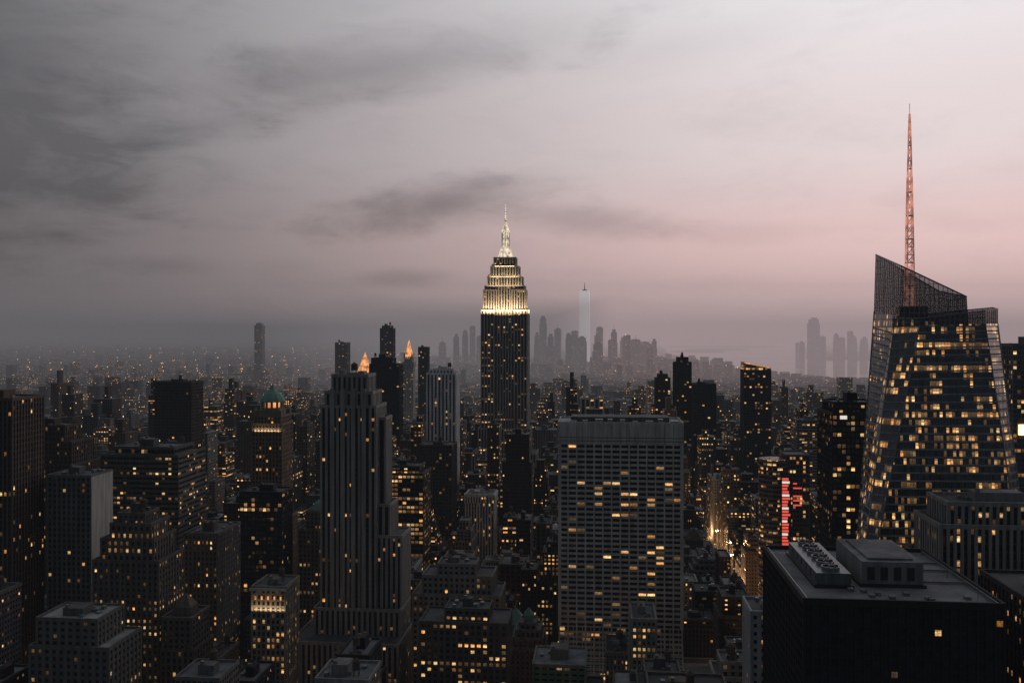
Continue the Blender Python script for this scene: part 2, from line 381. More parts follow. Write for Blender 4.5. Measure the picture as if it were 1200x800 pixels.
def plant(mb):
    mb.box(-26,-13,20,72,162,166.4,M_WALL,(*GREY,0.),top=M_STEEL)
    for k in range(6):
        y=25+k*8.4
        mb.revolve(-19.5,y,[(166.3,3.4),(168,3.5),(168,3.0),(167.2,2.9)],18,M_STEEL)
        for a in range(3):
            c,s_=math.cos(a*1.047)*2.8,math.sin(a*1.047)*2.8
            mb.beam((-19.5-c,y-s_,168.3),(-19.5+c,y+s_,168.3),.5,M_BLACK)
        mb.box(-26.2,-12.8,y-4.4,y-4.0,163,165.8,M_BLACK)
    mb.box(-8,15,23,62,162,170.5,M_WALL,(.2,.205,.21,0.),top=M_ROOF)
    mb.box(-5,12,26,58,170.5,171.3,M_ROOF,(.16,.16,.17,0.))
    for x in (-6,-1,4,9): mb.box(x,x+2.6,22.6,23,163.5,168.5,M_BLACK)
    for k in range(9):
        x=R.uniform(-30,28); y=R.uniform(4,16); mb.box(x,x+2,y,y+2.5,160.8,161.9,M_STEEL)
    for y in (10,40,70): mb.beam((30,y,160),(30,y,165),.2,M_STEEL)
    for y in (30,48,60): mb.beam((16,y,161.4),(33,y,161.4),.7,M_STEEL)
    for x in (-33.6,33.6): mb.box(x-.2,x+.2,2,80,161.6,162.0,M_STEEL)
    mb.box(-27,-12,19,73,160.7,162,M_BLACK); mb.box(-9,16,22.2,63,160.7,162,M_BLACK)
tower('dark_office_slab',142,330,[(-35,35,0,82,0,160.8)],bay=3.,st=3.9,pw=.7,sh=1.7,wall=(.022,.02,.02),span=(.016,.016,.016),lit=.004,extra=plant,junk=False,rooft=(.17,.17,.175,0.),parapet=1.6)

tower('brown_striped_tower',-346,600,[(-17,17,0,34,0,215)],bay=3.2,pw=1.2,sh=1.2,wall=(.13,.09,.068),span=(.05,.04,.035),lit=.05)
tower('brown_setback_tower',-386,750,[(-22,26,0,40,0,150),(-18,22,3,36,150,168),(-14,14,6,32,168,181)],bay=3.4,pw=1.7,sh=1.6,wall=(.08,.06,.05),lit=.07)
tower('blank_sided_office_building',-302,620,[(-15.5,15.5,0,27,0,161)],bay=3.4,pw=1.3,sh=1.7,wall=(.14,.14,.14),span=(.10,.10,.105),lit=.03,sides='f',
  extra=lambda mb: mb.box(15.5,16.1,-.3,27,0,161,M_WALL,(.45,.44,.43,0.)))  # paler right side: sunset light on the west face put into the wall colour
tower('ribbon_window_office_block',-287,700,[(-31,31,0,48,0,164),(-24,24,8,40,164,169)],bay=2.6,pw=.3,sh=2.1,wall=(.10,.10,.10),span=(.12,.118,.112),lit=.10,pd=.3,sd=.45)
tower('dark_slab_tower',-410,1100,[(-23,23,0,32,0,198)],bay=3.5,pw=1.,sh=1.6,wall=BROWN,lit=.025)
def cupola(mb):
    mb.revolve(0,14,[(185,11.5),(190,11.5),(190,10),(192,10)],12,M_WALL,(*TAN,0.))
    for k in range(12):
        a=math.pi/6*(k+.5); mb.beam((9*math.cos(a),14+9*math.sin(a),192),(9*math.cos(a),14+9*math.sin(a),197),1.6,M_WALL,(*TAN,0.))
    mb.revolve(0,14,[(192,6.5),(197,6.5)],12,M_GOLD)
    mb.revolve(0,14,[(197,11.5),(198,11.5),(200.5,10.3),(204,7.5),(206.5,4),(208.5,1.6),(213,.3)],12,M_COPPER)
    for sx in (-11,11):
        for y in (2.5,25.5): mb.box(sx-1.5,sx+1.5,y-1.5,y+1.5,185,190,M_WALL,(*TAN,0.)); mb.revolve(sx,y,[(190,1.9),(193,.1)],8,M_COPPER)
tower('domed_crown_tower',-215.6,800,[(-17,17,-2,30,0,95),(-13.5,13.5,0,28,95,178),(-12,12,1,27,178,185)],bay=3.,pw=1.3,sh=1.5,wall=(.2,.15,.11),lit=.08,extra=cupola,junk=False)
area('floodlight',-215.6,800,0,-1.2,172,24,1,1500,math.radians(22))
tower('black_glass_box',-199,720,[(-17,17,0,24,0,132)],bay=3.,pw=.4,sh=1.,wall=DARK,lit=.05,glass=M_CURT)
tower('art_deco_apartment_tower',-238,560,[(-21,21,0,34,0,118),(-17,17,2,31,118,131),(-12,14,4,28,131,140),(-8,9,6,24,140,146)],bay=3.6,pw=2.0,sh=1.9,wall=(.13,.11,.095),lit=.32)
tower('terraced_stone_building',-235,482,[(-22,22,0,34,0,92),(-20,14,3,30,92,106)],bay=4.,pw=2.1,sh=1.8,wall=(.14,.13,.12),lit=.05,rooft=(.3,.29,.28,0.))
tower('narrow_office_building',-219,640,[(-12,12,0,40,0,117)],bay=3.,pw=1.6,sh=1.6,wall=(.12,.115,.11),lit=.14)
def crownlamps(mb):
    for x in (-8,-4,0,4,8): mb.box(x-.4,x+.4,-1.3,-.7,95,97,M_GOLD,bottom=True)
    mb.box(-11.5,11.5,-1.8,-.6,100.5,102,M_WALL,(*PALE,0.),bottom=True)
tower('colonnaded_loft_building',-150,560,[(-10.5,10.5,0,26,0,102)],bay=3.,pw=1.3,sh=1.3,wall=(.24,.21,.175),lit=.22,extra=crownlamps)
area('floodlight',-150,560,0,-2.0,88,20,1,1300,math.radians(20))
def pyr(zb,zt,w,mat,cy):
    def f(mb):
        h=w/2; r=[(-h,cy-h,zb),(h,cy-h,zb),(h,cy+h,zb),(-h,cy+h,zb)]; k=.12
        mb.loft([r,[(a*k,cy+(b-cy)*k,zt-6) for a,b,c in r]],mat,(.3,.3,.3,0.))
        mb.revolve(0,cy,[(zt-6,1.5),(zt,.3)],6,mat)
        for sx in (-1,1):
            for sy in (-1,1): mb.revolve(sx*h,cy+sy*h,[(zb-2,2.2),(zb+5,2.),(zb+11,.3)],6,M_WALL,(*LIME,0.))
    return f
tower('gilded_pyramid_tower',-339,2050,[(-34,34,0,60,0,90),(-25,25,8,52,90,135),(-20,20,10,50,135,160)],bay=4,pw=2,sh=2,wall=LIME,lit=.14,extra=pyr(160,212,34,M_GOLD,30),junk=False)
tower('clock_campanile_tower',-246,2150,[(-12,12,0,24,0,175),(-13.5,13.5,-1.5,25.5,175,186),(-9,9,3,21,186,198)],bay=4,pw=2,sh=2,wall=PALE,lit=.10,extra=pyr(198,243,18,M_GOLD,12),junk=False)
tower('dark_glass_residential_tower',-211,1500,[(-25,25,0,30,0,205),(-22,14,2,26,205,215)],bay=4,pw=1,sh=1.2,wall=DARK,lit=.03)
tower('slim_residential_tower',-290,2100,[(-15,15,0,25,0,266),(-11,11,3,20,266,272)],bay=4,pw=.8,sh=1.2,wall=DARK,lit=.05)
tower('white_striped_tower',-91,1150,[(-17,20,0,30,0,206),(-14,16,3,26,206,211)],bay=4.6,pw=2.4,sh=.9,wall=(.75,.75,.75),span=(.16,.16,.165),lit=.06,pd=.8)
tower('slim_residential_tower',-186,1900,[(-10,10,0,20,0,226)],bay=4,pw=1,sh=1.2,wall=DARK,lit=.04)
tower('lit_office_building',-96,800,[(-19,18,0,36,0,134),(-14,14,4,30,134,140)],bay=3.6,pw=.7,sh=1.5,wall=(.06,.056,.052),lit=1.1)
tower('pinstripe_stone_building',-32,900,[(-14,14,0,26,0,98),(-14.8,14.8,-.8,26.8,90,97)],bay=2.8,pw=1.5,sh=.8,wall=(.5,.49,.47),span=(.1,.1,.1),lit=.05,pd=.6)
tower('dark_office_tower',-84,1000,[(-18,18,0,34,0,134)],bay=3.6,pw=1.2,sh=1.6,wall=(.07,.062,.058),lit=.04)
tower('setback_loft_building',-38,618,[(-30,30,0,34,0,80),(-24,24,4,30,80,92),(-14,12,8,26,92,99)],bay=3.8,pw=1.9,sh=1.7,wall=(.20,.185,.165),lit=.08)
tower('lit_loft_building',-30,560,[(-27,27,0,30,0,80),(-12,15,5,24,80,87)],bay=3.8,pw=1.6,sh=1.7,wall=(.10,.092,.088),lit=.3)
tower('black_residential_tower',282,1500,[(-14,14,0,26,0,208),(-9,9,3,20,208,216)],bay=4,pw=1,sh=1.2,wall=DARK,lit=.03)
tower('dark_slab_tower',297,1400,[(-17,17,0,30,0,178)],bay=4,pw=1,sh=1.3,wall=(.04,.04,.044),lit=.04)
tower('dark_slab_tower',249,1500,[(-12,12,0,24,0,182),(-8,8,3,20,182,188)],bay=4,pw=1,sh=1.3,wall=BROWN,lit=.04)
def slant(mb):
    mb.loft([[(-19,0,205),(19,0,205),(19,30,205),(-19,30,205)],[(-19,0,216),(19,0,208),(19,30,208),(-19,30,216)]],M_CURT,(*DARK,.3))
    mb.beam((-18.5,-.3,215),(18,-.3,207.4),.9,M_GOLD)
tower('slanted_crown_tower',351,1300,[(-19,19,0,30,0,205)],bay=4,pw=1.2,sh=1.4,wall=(.05,.045,.043),lit=.12,extra=slant,junk=False,parapet=0)
def signs(mb):
    mb.box(-11,-3,-1.2,-.7,200,206,M_BLACK,bottom=True); mb.box(-9.5,-5,-1.4,-1.25,202,204.4,M_WHITE,bottom=True)
tower('black_office_tower',226,600,[(-14,18,0,40,0,205),(-12,16,3,34,205,212)],bay=2.8,pw=.5,sh=1.4,wall=DARK,lit=.12,glass=M_CURT,extra=signs)
def billboard():
    X,Y=240,800; mb=MB(); n=20
    ringf=lambda z,r:[(r*math.cos(6.2832*i/n)-6,14+r*math.sin(6.2832*i/n),z) for i in range(n)]
    mb.loft([ringf(0,14),ringf(146,14)],M_BAND,(.10,.085,.08,.12),True,(3.,4.))
    for z in range(4,147,4): mb.revolve(-6,14,[(z,14.25),(z+1.3,14.25)],n,M_WALL,(.14,.12,.11,0.))
    mb.relief(2,22,4,34,0,150,3,3.9,.8,1.4,(.12,.10,.095),(.12,.10,.095),.12)
    for k in range(26):
        z=58+k*2.85
        wq=R.uniform(.6,1.)
        mb.box(-2.4,-2.4+7.*wq,-1.8,-1.2,z,z+1.9,M_RED if k%4 else M_WHITE,bottom=True)
    mb.box(-3.2,5.4,-1.2,1.5,56,133,M_BLACK,bottom=True)
    for z in (106,110,114,121,125): mb.box(8,8+R.uniform(3,10),3.0,3.3,z,z+1.2,M_RED,bottom=True)
    reserve(X,Y,-22,24,-3,36); mb.obj('billboard_tower',(X,Y,0))
billboard()
tower('glass_office_block',412,700,[(-25,25,0,40,0,249)],bay=3,pw=.4,sh=1.1,wall=GREY,lit=.12,glass=M_CURT,
  extra=lambda mb: mb.box(-21,-16,-1.2,-.6,180,188,M_LAMP,bottom=True))
tower('finned_stone_office_block',240,425,[(-38,44,0,34,0,168),(-33,40,4,30,168,178)],bay=3.2,pw=1.5,sh=.9,wall=(.26,.25,.24),span=(.06,.06,.06),lit=.14,pd=.9,sd=.1)
tower('brick_office_building',210,322,[(-17,20,0,62,0,158)],bay=3.4,pw=1.5,sh=1.5,wall=(.06,.047,.043),lit=.12)
tower('pale_gable_building',126,428,[(-13,12,0,24,0,127)],bay=3.6,pw=2,sh=2,wall=(.4,.4,.4),lit=.03)
tower('small_glass_building',150,1150,[(-15,15,0,30,0,112)],bay=3.4,pw=.8,sh=1.3,wall=(.3,.3,.3),lit=.06,
  extra=lambda mb: mb.box(-12,-8,-1,-.6,70,110,M_BLUE,bottom=True))
tower('white_residential_tower',128,1450,[(-18,18,0,26,0,152)],bay=7,st=4,pw=2.4,sh=.8,wall=(.6,.6,.59),span=(.2,.2,.2),lit=.05,pd=1.)
tower('hotel_tower',-1173,4200,[(-18,18,0,36,0,286),(-12,12,5,30,286,296)],bay=6,pw=1.4,sh=1.7,wall=TAN,lit=.06)
tower('residential_tower',-470,2500,[(-17,17,0,30,0,228)],bay=5,pw=1.2,sh=1.5,wall=BROWN,lit=.06)
tower('setback_hotel',-158,740,[(-16,14,0,30,0,98),(-11,9,4,26,98,112)],bay=3.4,pw=1.6,sh=1.6,wall=(.2,.165,.13),lit=.12,
  extra=lambda mb: mb.revolve(-1,15,[(112,9),(113,9),(118,6.5),(121,2),(124,.2)],8,M_COPPER))
tower('stone_office_building',-330,860,[(-24,24,0,36,0,140),(-16,16,5,30,140,150)],bay=3.4,pw=1.4,sh=1.6,wall=(.13,.12,.115),lit=.09)

def wtc():
    X,Y=479,6000; mb=MB(); h=38
    b=[(-h,0),(0,0),(h,0),(h,h),(h,2*h),(0,2*h),(-h,2*h),(-h,h)]
    k=.74
    t=[(-h*k,h*(1-k)),(0,0),(h*k,h*(1-k)),(h*.88,h),(h*k,h*(1+k)),(0,2*h),(-h*k,h*(1+k)),(-h*.88,h)]
    mb.box(-h,h,0,2*h,0,56,M_CURT,(*GREY,.1))
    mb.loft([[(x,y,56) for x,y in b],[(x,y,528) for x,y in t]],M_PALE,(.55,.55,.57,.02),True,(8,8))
    mb.revolve(0,h,[(528,15),(536,15),(536,3.5),(585,1.)],8,M_STEEL)
    mb.obj('tapered_supertall_tower',(X,Y,0))
wtc()
print('heroes',time.time()-T00)

# ---------------- geography ----------------
WATER=[(6000,3000),(3000,3700),(2050,4300),(1750,4900),(1500,5900),(1480,7400),(1750,10500),(2500,15000),(4000,32000),(9500,32000),(5000,16000),(3300,10200),(2750,8500),(3200,8100),(6000,7000)]
def inpoly(x,y,P):
    c=False; n=len(P); j=n-1
    for i in range(n):
        xi,yi=P[i]; xj,yj=P[j]
        if (yi>y)!=(yj>y) and x<(xj-xi)*(y-yi)/(yj-yi)+xi: c=not c
        j=i
    return c
mb=MB(); mb.face([(-60000,-5000,0),(60000,-5000,0),(60000,80000,0),(-60000,80000,0)],M_ASPH); mb.obj('ground',(0,0,0),0)
m,nt,p=newmat('river_water'); p.inputs['Base Color'].default_value=(.16,.165,.17,1); p.inputs['IOR'].default_value=1.6
me=bpy.data.meshes.new('river'); me.from_pydata([(x,y,1.5) for x,y in reversed(WATER)],[],[tuple(range(len(WATER)))]); me.materials.append(m)
lk(nt,SM(nt,NOI(nt,pos(nt),.0015,4,.6),.35,.65,.04,.16,'LINEAR'),p.inputs['Roughness'])
me.update()
o=bpy.data.objects.new('river',me); bpy.context.collection.objects.link(o)
for X,Y,a,b_ in ((2350,11500,330,160),(2900,12800,420,200),(3500,15000,900,400)):
    ring=lambda f,z:[(a*f*math.cos(t*.3142)*(1+.12*math.sin(t*2.1)),b_*f*math.sin(t*.3142)*(1+.1*math.cos(t*1.7)),z) for t in range(20)]
    mb.loft([ring(1,1),ring(.95,9),ring(.7,16),ring(.3,20)],M_ROOF,(.06,.07,.05,0.)); mb.obj('island',(X,Y,0),0)

AV=[-3120,-2840,-2560,-2280,-2000,-1740,-1480,-1220,-960,-700,-450,-232,129,400,680,960,1240,1520,1800,2080,2360,2640,2920]
ST0,STP=400,82
mb=MB()
for i in range(len(AV)-1):
    for k in range(26):
        a,b=AV[i]+9,AV[i+1]-9; c=ST0+STP*k+5; d=ST0+STP*(k+1)-5
        X,Y=toworld((a+b)/2,c)
        if abs(X)>.75*Y+350: continue
        mb.box(a,b,c,d,.0,.14,M_PAVE)
mb.obj('pavement')
for a in (-232,129):
    for v in range(400,2500,9):
        for dx in (-4.2,0,4.2): mb.face([(a+dx-.08,v,.01),(a+dx+.08,v,.01),(a+dx+.08,v+3.5,.01),(a+dx-.08,v+3.5,.01)],M_PAINT)
mb.obj('road_markings')

PAL=[LIME,(.38,.37,.35),BRICK,BRICK,CONC,BROWN,TAN,GREY,(.05,.05,.055),(.18,.145,.115),(.12,.088,.073)]
def clash(u0,u1,v0,v1):
    for a,b,c,d in HERO:
        if u0<b and u1>a and v0<d and v1>c: return True
    return False
def nearbuilding(u0,u1,v0,v1,h,relief=True):
    w=u1-u0; d=v1-v0; mb=MB(); t=R.choice(PAL); k=R.uniform(.3,.9); t=tuple(c*k for c in t)
    lit=R.choice([.02,.03,.05,.07,.10,.15,.32])
    bay=R.choice([2.4,2.8,3.2,3.8,4.6]); pw=bay*R.uniform(.3,.65); st=R.uniform(3.3,4.1); sh=st*R.uniform(.35,.6)
    sp=tuple(c*R.choice([1,1,.5,.7]) for c in t)
    T=[(-w/2,w/2,0,d,0,h)]
    rr=R.random()
    if rr<.65 and w>14 and d>14:
        a,b=R.uniform(.7,.9),R.uniform(0,.12)
        T=[(-w/2,w/2,0,d,0,h*.78),(-w/2*a,w/2*R.uniform(.7,.95),d*b,d*.9,h*.78,h)]
        if R.random()<.5: T=[(-w/2,w/2,0,d,0,h*.66),(-w/2*.86,w/2*.86,d*.06,d*.94,h*.66,h*.8),(-w/2*.7,w/2*.7,d*.13,d*.87,h*.8,h*.91),(-w/2*.5,w/2*.45,d*.22,d*.78,h*.91,h)]
    rt=R.choice([.05,.09,.14,.25]); rt=(rt,rt,rt*1.03,0.)
    sd='f'+('r' if u0<0 else 'l')
    for q in T:
        if relief: mb.relief(*q,bay,st,pw,sh,t,sp,lit,R.choice([.25,.4,.7]),R.choice([.15,.8]),rooft=rt,sides=sd)
        else:
            mb.walls(*q,bay,st,R.choice([M_PUNCH,M_PUNCH,M_BAND]),(*t,lit),rt)
            mb.box(q[0]-.2,q[1]+.2,q[2]-.2,q[2]+.3,q[5]-.5,q[5]+1,M_WALL,(*t,0.)); mb.box(q[0]-.2,q[0]+.3,q[2]+.3,q[3],q[5]-.5,q[5]+1,M_WALL,(*t,0.)); mb.box(q[1]-.3,q[1]+.2,q[2]+.3,q[3],q[5]-.5,q[5]+1,M_WALL,(*t,0.))
    q=T[-1]; mb.junk(q[0]+1,q[1]-1,q[2]+1,q[3]-1,q[5],t)
    if R.random()<.12:
        x,y_=(q[0]+q[1])/2,(q[2]+q[3])/2; e=min(q[1]-q[0],q[3]-q[2])*.3
        mb.loft([[(x-e,y_-e,h),(x+e,y_-e,h),(x+e,y_+e,h),(x-e,y_+e,h)],[(x-e,y_-e,h+5),(x+e,y_-e,h+5),(x+e,y_+e,h+5),(x-e,y_+e,h+5)],[(x-.4,y_-.4,h+5+e*1.3),(x+.4,y_-.4,h+5+e*1.3),(x+.4,y_+.4,h+5+e*1.3),(x-.4,y_+.4,h+5+e*1.3)]],R.choice([M_COPPER,M_WALL]),(*t,0.))
    X,Y=toworld((u0+u1)/2,v0)
    nm='glass_office_building' if t[0]<.04 else ('brick_apartment_building' if t[0]>t[2]*1.4 else 'stone_office_building')
    mb.obj(nm,(X,Y,0))
def far(mb,u0,u1,v0,v1,h,fine):
    t=R.choice(PAL); k=R.uniform(.4,.9); t=tuple(c*k for c in t)
    lit=R.choice([.02,.04,.07,.10,.15,.28]); rt=R.choice([.05,.09,.14,.25])
    mb.walls(u0,u1,v0,v1,0,h,R.uniform(3.2,5),R.uniform(3.4,4.2),R.choice([M_PUNCH,M_PUNCH,M_BAND]),(*t,lit),(rt,rt,rt,0.))
    if fine:
        a=R.uniform(.1,.5); b=a+R.uniform(.2,.5); c=R.uniform(.1,.4); d=c+R.uniform(.3,.5)
        if h>60: mb.walls(u0+(u1-u0)*a,u0+(u1-u0)*b,v0+(v1-v0)*c,v0+(v1-v0)*d,h,h*R.uniform(1.05,1.2),3.5,3.8,M_PUNCH,(*t,lit))
        else: mb.box(u0+(u1-u0)*a,u0+(u1-u0)*b,v0+(v1-v0)*c,v0+(v1-v0)*d,h,h+R.uniform(3,6),M_WALL,(*t,0.),top=M_ROOF)
        if R.random()<.15: mb.tank(u0+(u1-u0)*.7,v0+(v1-v0)*.3,h,2)
farmesh={}; lights=MB(); nb=nf=0
for k in range(0,56):
    v0=ST0+STP*k+7.5; v1=ST0+STP*(k+1)-7.5
    for i in range(len(AV)-1):
        a,b=AV[i]+12,AV[i+1]-12
        X,Y=toworld((a+b)/2,v0)
        if abs(X)>.66*Y+260: continue
        for row in range(2):
            c=v0 if row==0 else (v0+v1)/2+.6; d=(v0+v1)/2-.6 if row==0 else v1
            u=a
            while u<b-9:
                w=R.uniform(12,42) if Y<2000 else R.uniform(16,44)
                if b-(u+w)<10: w=b-u
                uu0,uu1=u,u+w-R.choice([.4,.4,2.5]); u+=w
                dd=d-R.uniform(0,6) if row==0 else d; cc=c+(R.uniform(0,6) if row else 0)
                X,Y=toworld((uu0+uu1)/2,cc)
                if abs(X)>.62*Y+60: continue
                if clash(uu0,uu1,cc,dd) or inpoly(X,Y,WATER): continue
                r=R.random()
                if Y<520: h=R.uniform(30,88)
                elif Y<1000: h=R.triangular(18,108,48)
                elif Y<1900: h=R.triangular(16,105,42) if r>.08 else R.uniform(95,155)
                elif Y<3000: h=R.triangular(14,70,28) if r>.05 else R.uniform(65,120)
                else: h=R.triangular(10,40,18) if r>.025 else R.uniform(40,95)
                if Y<1000 and R.random()<.25: h*=.6
                if Y>3000 and X>.17*Y: h=R.uniform(8,20)
                if Y<1150:
                    nearbuilding(uu0,uu1,cc,dd,h,Y<850); nb+=1
                else:
                    far(farmesh.setdefault(int(Y//900),MB()),uu0,uu1,cc,dd,h,Y<2600); nf+=1
                    if R.random()<(.15 if X<-300 else .09):
                        lx,ly=(uu0+uu1)/2+R.uniform(-6,6),cc-1.; s_=R.uniform(.3,.95)*(.5+Y/4600)
                        lights.box(lx-s_*.6,lx+s_*.6,ly-s_*.6,ly+s_*.6,h,h+s_,M_LAMP)
for k,m_ in farmesh.items(): m_.obj('distant_city_blocks')
lights.obj('rooftop_lights')
mb=MB(); y=5000.; nq=0
while y<14000:
    step=62+(y-5000)*.012
    x=-.62*y
    while x<.62*y:
        w=R.uniform(.4,.8)*step
        xx=x+R.uniform(0,step*.2); yy=y+R.uniform(0,step*.3)
        x+=step
        if inpoly(xx+w/2,yy,WATER) or inpoly(xx,yy+w,WATER): continue
        man=abs(xx-250)<1050 and 4990<yy<6700
        h=R.triangular(8,30,13) if not man else R.triangular(15,110,40)
        if R.random()<.015 and xx<1200: h*=2.6
        c=R.choice(PAL); c=tuple(q*.8 for q in c)
        mb.walls(xx,xx+w,yy,yy+w*R.uniform(.5,1),0,h,6,5,M_PUNCH,(*c,.12),(.12,.12,.12,0.)); nq+=1
        if R.random()<.07:
            s_=1.6+yy/5000; mb.box(xx,xx+s_,yy-s_,yy,h,h+s_,M_LAMP)
    y+=step
mb.obj('distant_boroughs',(0,0,0),0)
TW=[(-330,5400,34,245),(-355,5700,30,228),(-290,5600,34,268),(-250,5750,36,295),(-200,5500,34,235),(-120,5800,50,225),(-60,5600,40,215),(150,5500,34,255),(195,5600,40,355),(235,5400,36,245),(285,5700,40,280),(340,5450,38,250),(385,5600,40,265),(430,5500,50,230),(540,5700,38,250),(575,5900,36,290),(640,5700,44,272),(690,5500,44,225),(725,5750,64,232),(770,5600,50,212),(830,5700,60,195),(880,5800,46,180),(60,5500,50,218),(-430,5600,44,195),(500,5300,60,200),(605,5400,40,212),(900,5750,36,212),
 (2780,8300,88,385),(2650,8300,50,170),(2880,8400,50,215),(2960,8300,54,242),(3030,8350,60,205),(3090,8300,50,262),(3160,8400,60,220),(3210,8300,40,190),(2840,8500,70,160),(2740,8700,50,150),(3300,8500,60,210)]
for X,Y,w,h in TW:
    t=R.choice([GREY,CONC,BROWN,(.1,.1,.11)]); lt=(*t,.05)
    st_=R.choice([(.86,.96),(.97,.99),(.7,.93)])
    mb.walls(-w/2,w/2,0,w*.8,0,h*st_[0],5,4,M_BAND,lt); mb.walls(-w*.42,w*.42,w*.06,w*.7,h*st_[0],h*st_[1],5,4,M_BAND,lt); mb.walls(-w*.25,w*.25,w*.15,w*.5,h*st_[1],h,5,4,M_BAND,lt)
    if R.random()<.3: mb.beam((0,w*.3,h),(0,w*.3,h+25),2,M_STEEL)
    mb.obj('downtown_skyscraper',(X,Y,0),R.uniform(-.5,.5))
for s0,y0,amp in ((-20000,24000,90),(3000,34000,160)):
    prev=None
    for k in range(60):
        x=s0+k*500; h=amp*(.4+.6*abs(math.sin(k*.23)+.4*math.sin(k*.71)))
        if prev: mb.face([(prev[0],y0,0),(x,y0,0),(x,y0+1500,h),(prev[0],y0+1500,prev[1])],M_ROOF,(.06,.07,.06,0.))
        prev=(x,h)
mb.obj('hills',(0,0,0),0)

# ---------------- street lamps and cars ----------------
mb.revolve(0,0,[(0,.16),(8.5,.09)],8,M_STEEL); mb.beam((0,0,8.4),(2.2,0,9),.12,M_STEEL); mb.box(1.7,2.7,-.25,.25,8.85,9.05,M_LAMP,bottom=True); mb.box(1.6,2.8,-.3,.3,9.05,9.2,M_STEEL)
L0=mb.obj('street_lamp',(*toworld(120.5,500),.14))
def dup(o,name,X,Y,rot,z=0):
    n=bpy.data.objects.new(name,o.data); n.location=(X,Y,z); n.rotation_euler=(0,0,rot); bpy.context.collection.objects.link(n)
for k in range(0,40):
    if k: dup(L0,'street_lamp',*toworld(120.5,500+k*34),-TH,.14)
    dup(L0,'street_lamp',*toworld(137.5,512+k*34),math.pi-TH,.14)
for k in range(9):
    l=bpy.data.lights.new('street_lamp_bulb','POINT'); l.energy=24000; l.color=(1,.55,.25); l.shadow_soft_size=.6
    o=bpy.data.objects.new('street_lamp_bulb',l); o.location=(*toworld(129+(-6 if k%2 else 6),670+k*62),8.5); bpy.context.collection.objects.link(o)
def carmesh(colname,col):
    mp=plain(colname,col,.3); MATS.append(mp); MI[mp]=len(MATS)-1
    mb=MB(); n=[(-2.3,.35),(-2.3,.85),(-1.6,.95),(-1.0,1.45),(.7,1.45),(1.3,.98),(2.25,.8),(2.3,.35)]
    for a,b in zip(n,n[1:]): mb.face([(-.88,a[0],a[1]),(.88,a[0],a[1]),(.88,b[0],b[1]),(-.88,b[0],b[1])],mp if not(.96<(a[1]+b[1])/2<1.44) else M_BLACK)
    mb.face([(.88,y,z) for y,z in n],mp); mb.face([(-.88,y,z) for y,z in reversed(n)],mp)
    for sx in (-.89,.89):
        mb.face([(sx,-1.35,.97),(sx,-.95,1.36),(sx,.65,1.36),(sx,1.05,1.)],M_BLACK)
        for y in (-1.4,1.4):
            mb.face([(sx*1.03,y+.34*math.cos(a*.628),.34+.34*math.sin(a*.628)) for a in range(10)],M_BLACK)
            for a in range(10):
                p=lambda s_,a:(s_,y+.34*math.cos(a*.628),.34+.34*math.sin(a*.628)); mb.face([p(sx*1.03,a),p(sx*1.03,a+1),p(sx*.7,a+1),p(sx*.7,a)],M_BLACK)
    for sx in (-.62,.62):
        mb.box(sx-.2,sx+.2,-2.36,-2.3,.6,.8,M_TAIL,bottom=True); mb.box(sx-.2,sx+.2,2.26,2.36,.55,.75,M_WHITE,bottom=True)
    return mb
for nm,c in (('taxi',(.6,.38,.03)),('car',(.05,.05,.055)),('car',(.4,.4,.4))):
    o=carmesh(nm+'_paint',c).obj(nm,(*toworld(126,R.uniform(600,700)),0))
    for k in range(16):
        lane=R.choice([-6.2,-2.1,2.1,6.2]); dup(o,nm,*toworld(129+lane,620+k*44+R.uniform(0,30)),-TH+(math.pi if R.random()<.6 else 0))

# ---------------- haze: homogeneous air masses standing side by side ----------------
def haze(name,bx,sig,src):
    m=bpy.data.materials.new(name+'_air'); m.use_nodes=True; nt=m.node_tree
    for n in list(nt.nodes): nt.nodes.remove(n)
    out=nt.nodes.new('ShaderNodeOutputMaterial'); em=nt.nodes.new('ShaderNodeEmission')
    em.inputs['Color'].default_value=(*src,1); em.inputs['Strength'].default_value=sig  # emission stands in for daylight scattered by the haze
    ab=nt.nodes.new('ShaderNodeVolumeAbsorption'); ab.inputs['Color'].default_value=(0,0,0,1); ab.inputs['Density'].default_value=sig
    add=nt.nodes.new('ShaderNodeAddShader'); nt.links.new(ab.outputs[0],add.inputs[0]); nt.links.new(em.outputs[0],add.inputs[1]); nt.links.new(add.outputs[0],out.inputs['Volume'])
    try: m.cycles.emission_sampling='NONE'
    except Exception: pass
    hz=MB(); hz.box(*bx,M_WALL,bottom=True)
    ho=hz.obj(name,(0,0,0),0); ho.data.materials.clear(); ho.data.materials.append(m)
haze('haze',(-45000,45000,-3000,1700,-5,520),.55e-4,(.068,.078,.090))
haze('haze',(-44000,44000,1702,3500,-5,440),1.6e-4,(.120,.116,.126))
haze('haze',(-43000,-1002,3502,60000,-5,400),1.5e-4,(.135,.125,.133))
haze('haze',(-1000,400,3502,60000,-5,400),3.6e-4,(.225,.198,.206))
haze('haze',(402,43000,3502,60000,-5,400),2.1e-4,(.44,.335,.345))

